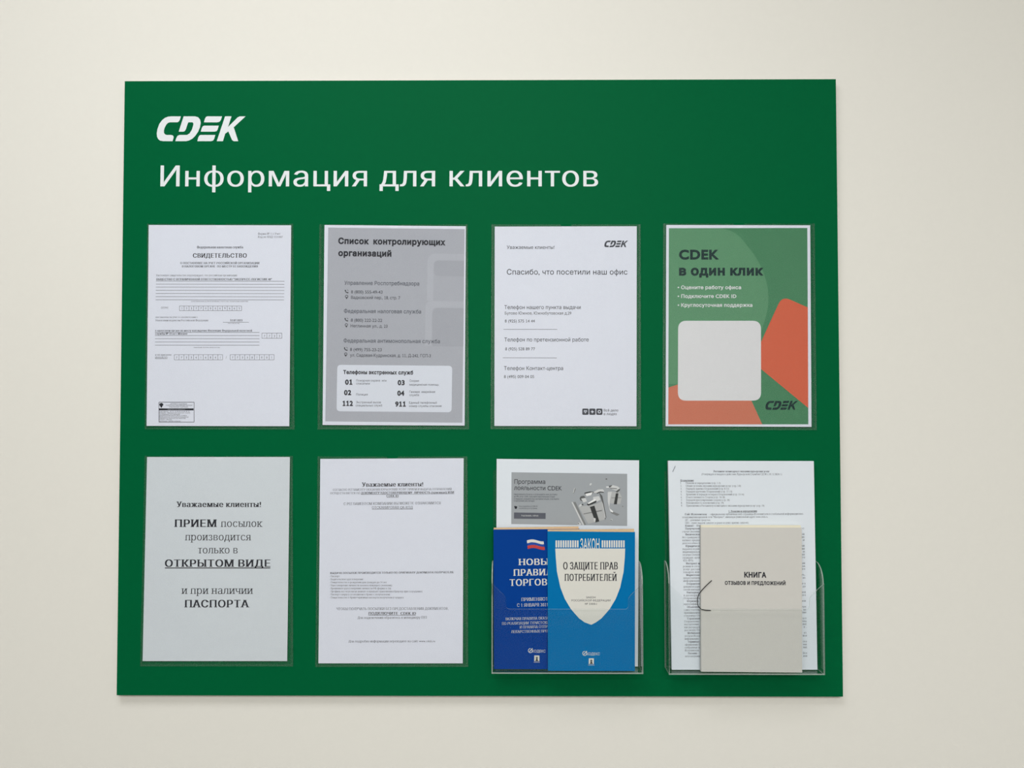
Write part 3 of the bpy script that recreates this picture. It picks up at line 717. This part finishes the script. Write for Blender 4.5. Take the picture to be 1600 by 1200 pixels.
q.text('Регистрируйтесь в CDEK ID', 810.8, 839.7, 792, 2.0, 's', 'ink_mid', None, 3); q.text('и копите бонусы в программе', 810.8, 839.2, 795.2, 2.0, 's', 'ink_mid', None, 3)
q.poly([(803.4, 791), (805, 790.2), (806, 791.4), (807.8, 790.6), (808, 793.4), (806.4, 795.4), (804.4, 794.6)], 'ink', 3)
q.poly([(803.2, 800.7), (852.6, 801.6), (852.4, 810.8), (803, 810.4)], 'ink_soft', 3); q.text('Участвовать  сейчас', 814.4, 841.3, 806.8, 2.6, 's', 'g5', None, 4); q.build('body_text', s)

b1, P = book('booklet', [(771, 827.4), (905.5, 826.6), (905.5, 1048.6), (771.8, 1049)], .0135, .0195, .004, MT['blue_dark'], MT['pages'],
             'dark blue trade rules booklet with a small tricolour flag, partly behind the lighter booklet', 'booklet', (.0022, .0034))
b1['group'] = 'blue booklets in the left holder'
q = Print(P)
q.text('НОВЫЕ', 810, 867, 883.2, 10, 'T', 'cover_white', 882.6); q.text('ПРАВИЛА', 802, 874.5, 899.8, 10.2, 'T', 'cover_white', 898.6); q.text('ТОРГОВЛИ', 796.3, 877.5, 915.6, 10.4, 'T', 'cover_white', 914.2); q.build('title', b1, 'white serif title')
q = Print(P)
for t_, x0, x1, y, c in (('ПРИМЕНЯЮТСЯ', 814.5, 865, 939.2, 5.2), ('С 1 ЯНВАРЯ 2021 Г.', 808, 863, 948.2, 5.2), ('ВКЛЮЧАЯ ПРАВИЛА ОКАЗАНИЯ УСЛУГ', 790.3, 885, 969.2, 4.2), ('ПО РЕАЛИЗАЦИИ ТУРИСТСКОГО ПРОДУКТА', 784.2, 893, 976.4, 4.2), ('И ПРАВИЛА ОТПУСКА', 812, 865.5, 982, 4.2), ('ЛЕКАРСТВЕННЫХ ПРЕПАРАТОВ', 798.7, 879, 989.2, 4.2)):
    q.text(t_, x0, x1, y, c, 't', 'cover_white', y - (x1 - x0) * .022)
q.build('subtitle', b1, 'small white serif lines')
def wave(x0, x1, y0, h, amp):
    top = [(x0 + (x1 - x0) * i / 10, y0 - amp * math.sin(2 * math.pi * i / 10 * .8)) for i in range(11)]
    return top + [(x + .6, y + h) for x, y in reversed(top)]
q = Print(P)
q.poly(wave(823.2, 849.4, 844.4, 4.6, 1.6), 'cover_white'); q.poly(wave(823.6, 850, 848.8, 4.2, 1.6), 'flag_blue'); q.poly(wave(824, 850.8, 852.8, 5, 1.6), 'flag_red'); q.build('flag_emblem', b1, 'white blue and red flag')
def publisher(parent, P, x, y, ex, ey):
    q = Print(P)
    q.arc(x, y, 3.2, 1.0, -40, 280, 'cover_white'); q.line(x - 1.4, y + 1.6, x + 3.4, y - 3.6, 1.3, 'cover_white'); q.text('КОДЕКС', x + 3.2, x + 23.6, y + 2.9, 4.2, 's', 'cover_white')
    q.build('publisher_logo', parent, 'small white logo')
    q = Print(P)
    q.poly([(ex, ey), (ex + 8, ey), (ex + 8, ey + 9), (ex, ey + 9)], 'cover_white', 1); q.line(ex - 1, ey + 10.6, ex + 9, ey + 10.6, .5, 'cover_white')
    q.poly([(ex + 1.4, ey + 8.6), (ex + 2.9, ey + 6.2), (ex + 2.6, ey + 2.2), (ex + 5.4, ey + 2.2), (ex + 5.1, ey + 6.2), (ex + 6.6, ey + 8.6)], 'g1', 2)
    q.line(ex + 2.2, ey + 3.4, ex + 5.8, ey + 3.4, .7, 'g3', 3); q.line(ex + 2.2, ey + 5, ex + 5.8, ey + 5, .7, 'g3', 3)
    q.build('printed_emblem', parent, 'white square emblem')
publisher(b1, P, 828.7, 1016.6, 834.8, 1024.2)

b2, P = book('booklet', [(855.4, 830.2), (992.2, 831.4), (992, 1050.4), (856.2, 1049.8)], .0178, .0262, .0042, MT['blue_light'], MT['pages'],
             'light blue consumer rights booklet with a white shield on its cover', 'booklet', (.0020, .0042))
b2['group'] = 'blue booklets in the left holder'
q = Print(P)
sh = [(867.6, 857), (976.8, 857)]; rt = [(976.2, 871), (974.4, 893), (969, 918), (962, 936), (952.5, 951.7), (940, 966), (931, 972.5), (924, 976.2)]
sh += rt + [(1844.6 - x, y) for x, y in reversed(rt[:-1])]
q.poly(sh, 'cover_white', 1)
for i in range(10):
    for x in (868 + i * 3.72, 940 + i * 3.72): q.poly([(x, 844.4), (x + 2.5, 844.4), (x + 2.5, 855.4), (x, 855.4)], 'cover_white', 1)
q.build('shield', b2, 'white shield under rows of white bars')
q = Print(P)
q.text('ЗАКОН', 906.6, 936.8, 859, 17.2, 'm', 'cover_white', None, 2)
q.text('О ЗАЩИТЕ ПРАВ', 880, 965.3, 889.8, 11.4, 'T', 'ink', None, 2); q.text('ПОТРЕБИТЕЛЕЙ', 882, 963.8, 907.6, 10.8, 'T', 'ink', None, 2); q.build('title', b2)
q = Print(P)
q.text('ЗАКОН', 915.8, 930.5, 934.8, 2.9, 's', 'ink', None, 2); q.text('РОССИЙСКОЙ ФЕДЕРАЦИИ', 893, 953.8, 939.6, 2.9, 's', 'ink', None, 2); q.text('№ 2300-I', 914, 932.5, 945, 2.9, 's', 'ink', None, 2); q.build('subtitle', b2)
publisher(b2, P, 913.6, 1020.9, 919.9, 1028.6)

# --- right holder: regulations and the book of reviews
holder(1044, 1046, 1287.6, 1289.4, 1054.6, 'clear acrylic holder with the pale grey review book inside')
s, P = lean_sheet('document_sheaf', [(1044, 720), (1271.6, 720.5), (1277.2, 1046.4), (1049.8, 1048)], .0085, .0180, MT['paper_loose'], .006,
                  'thick stapled sheaf of densely printed white pages, standing behind the pale grey book', 'document')
q = Print(P)
q.text('Регламент возмездного оказания курьерских услуг', 1114.8, 1202.6, 738, 3.1, 'T', 'ink_mid'); q.text('(Утвержден и введен в действие Курьерской Службой СДЭК с 01.12.2024 г.)', 1096.4, 1221.5, 742.4, 3.1, 't'); q.build('heading', s)
q = Print(P)
q.text('Оглавление', 1063, 1084, 752, 3.0, 'T', under=.4)
for i, (t_, x1) in enumerate((('Понятия и определения (стр. 1-2)', 1125.6), ('Общие условия оказания курьерских услуг (стр. 3-8)', 1157.5), ('Порядок приема Отправлений (стр. 8-11)', 1139), ('Порядок вручения Отправлений (стр. 11-13)', 1144), ('Хранение и порядок возврата Отправлений (стр. 13-14)', 1162.4),
        ('Ответственность Сторон (стр. 14-18)', 1132.6), ('Порядок урегулирования споров (стр. 18)', 1140), ('Неизменность положений (стр. 19)', 1130.9), ('Приложения к Регламенту возмездного оказания курьерских услуг (стр. 19)', 1194.2))):
    y = 756.2 + i * 4.43; q.text('%d.' % (i + 1), 1063 + i * .15, 1065.2 + i * .15, y, 3.0, 't'); q.text(t_, 1071.4 + i * .1, x1, y, 3.1, 't')
q.text('1. Понятия и определения', 1138.4, 1182.9, 800.4, 3.1, 'T', 'ink', 799.9, under=.4)
q.text('Сайт Исполнителя', 1070, 1104.5, 805, 3.1, 'T', 'ink_mid'); q.text('– официальная публичная веб-страница Исполнителя в глобальной информационно-', 1107, 1255.7, 805, 3.1, 't', 'ink', 804.2)
q.text('телекоммуникационной сети "Интернет", имеющая уникальный адрес www.cdek.ru.', 1065.6, 1200, 809.6, 3.1, 't', 'ink', 808.8)
q.text('ДС – денежные средства;', 1070.5, 1110, 814, 3.1, 't'); q.text('ПВЗ – пункт выдачи заказов (а равно и пункт приема заказов);', 1070.5, 1170, 818.6, 3.1, 't', 'ink', 818)
LEFT = ('*Клиент – Отпр', '*Получатель –', 'случае указания О', '*Физическое л', 'без гражданства,', 'кабинет предвари', 'дееспособностью', '*Юридическое', 'выданное и действ', 'индивидуальный', 'осуществление', '(граждане, прожив', '422-ФЗ).',
        '*Интернет-маг', 'режим и соглаш', 'услуг доставки', 'товаров и/или', '*Маркетплейс', 'предоставляющая', 'информацию о', '*Отправление', 'документация и', 'своей накладной', '*Накладная', 'к договору воз', 'Отправления и', '*Штрихкод', 'идентификатор',
        '*Объявленная', 'самостоятельно', 'принимаемая к', 'страницы Отпр', '*Страхование', 'Отправления от', 'наступления', 'как распределен', 'договору Отпр', '*Мобильное п', 'услуги Исполн', 'информацию', '*Терминал са', 'оформления Отп', 'собранных нак', 'Исполнителя', '*Посылка –', 'неоговоренный')
RIGHT_ = ('', 'с', '', 'ей', 'ие', 'и', '', 'ой', 'ии', 'в', 'ых', 'го', '', 'ий', 'ая', 'ого', '', 'ть,', 'ая', '', 'и в', 'до', '', 'ной', 'ого', '', 'или', '', 'при', 'ых', 'ение', '', 'ого', 'вка', 'ных', ', г.', '', 'от', 'м и', '', 'ого', 'ных', 'ных', '', 'Все', 'или')
for i, t_ in enumerate(LEFT):
    y = 823 + i * 4.53; d = i * .105; bold = t_[0] == '*'
    x0 = (1070.5 if bold else 1065.6) + d; x1 = 1097.5 if len(t_) > 11 else 1092 - (8 if len(t_) < 9 else 0)
    q.text(t_.lstrip('*'), x0, x1, y, 3.1, 'T' if bold else 't', 'ink_mid' if bold else 'ink', y - .2)
    if RIGHT_[i]: q.text(RIGHT_[i], 1255.6 + d - 1.75 * len(RIGHT_[i]), 1256.6 + d, y - .6, 3.1, 't')
q.build('body_text', s)
a, b = at(1051.0, 737, P, .0004), at(1055.2, 728, P, .0004)
V, F = tube([a - P.n * .001, a, b, b - P.n * .001], .00035, 6); mesh_obj('staple', V, F, MT['steel'], s)

kb, P = book('review_book', [(1095, 824), (1252.8, 824.4), (1253.4, 1051.6), (1095.6, 1049.4)], .019, .0288, .006, MT['kraft'], MT['pages_cream'],
             'pale grey card-covered book of reviews tied with a black cord', 'book', (.0030, .0030))
q = Print(P); q.text('КНИГА', 1162.9, 1197.4, 901.9, 7.8, 'B', 'ink', 902.3); q.text('ОТЗЫВОВ И ПРЕДЛОЖЕНИЙ', 1132.6, 1227.5, 913.4, 5.3, 'B', 'ink', 914.1); q.build('title', kb)
pts = [at(x, y, P, l) for x, y, l in ((1112.2, 907.2, -.001), (1110.8, 908.2, .0009), (1104, 914.5, .0012), (1096.5, 922.5, .0012), (1091.6, 929.5, .0006), (1089.8, 938, -.001), (1090.6, 945.5, -.0005), (1094.5, 951, .0009), (1101, 953.2, .0011), (1108, 953.6, .0009), (1111.6, 954, -.001))]
V, F = tube(spline(pts, 5), .0006, 8); mesh_obj('binding_cord', V, F, MT['cord'], kb, None, None, True)['label'] = 'black cord loop'

for o in bpy.data.objects:
    if '_o' in o: del o['_o']
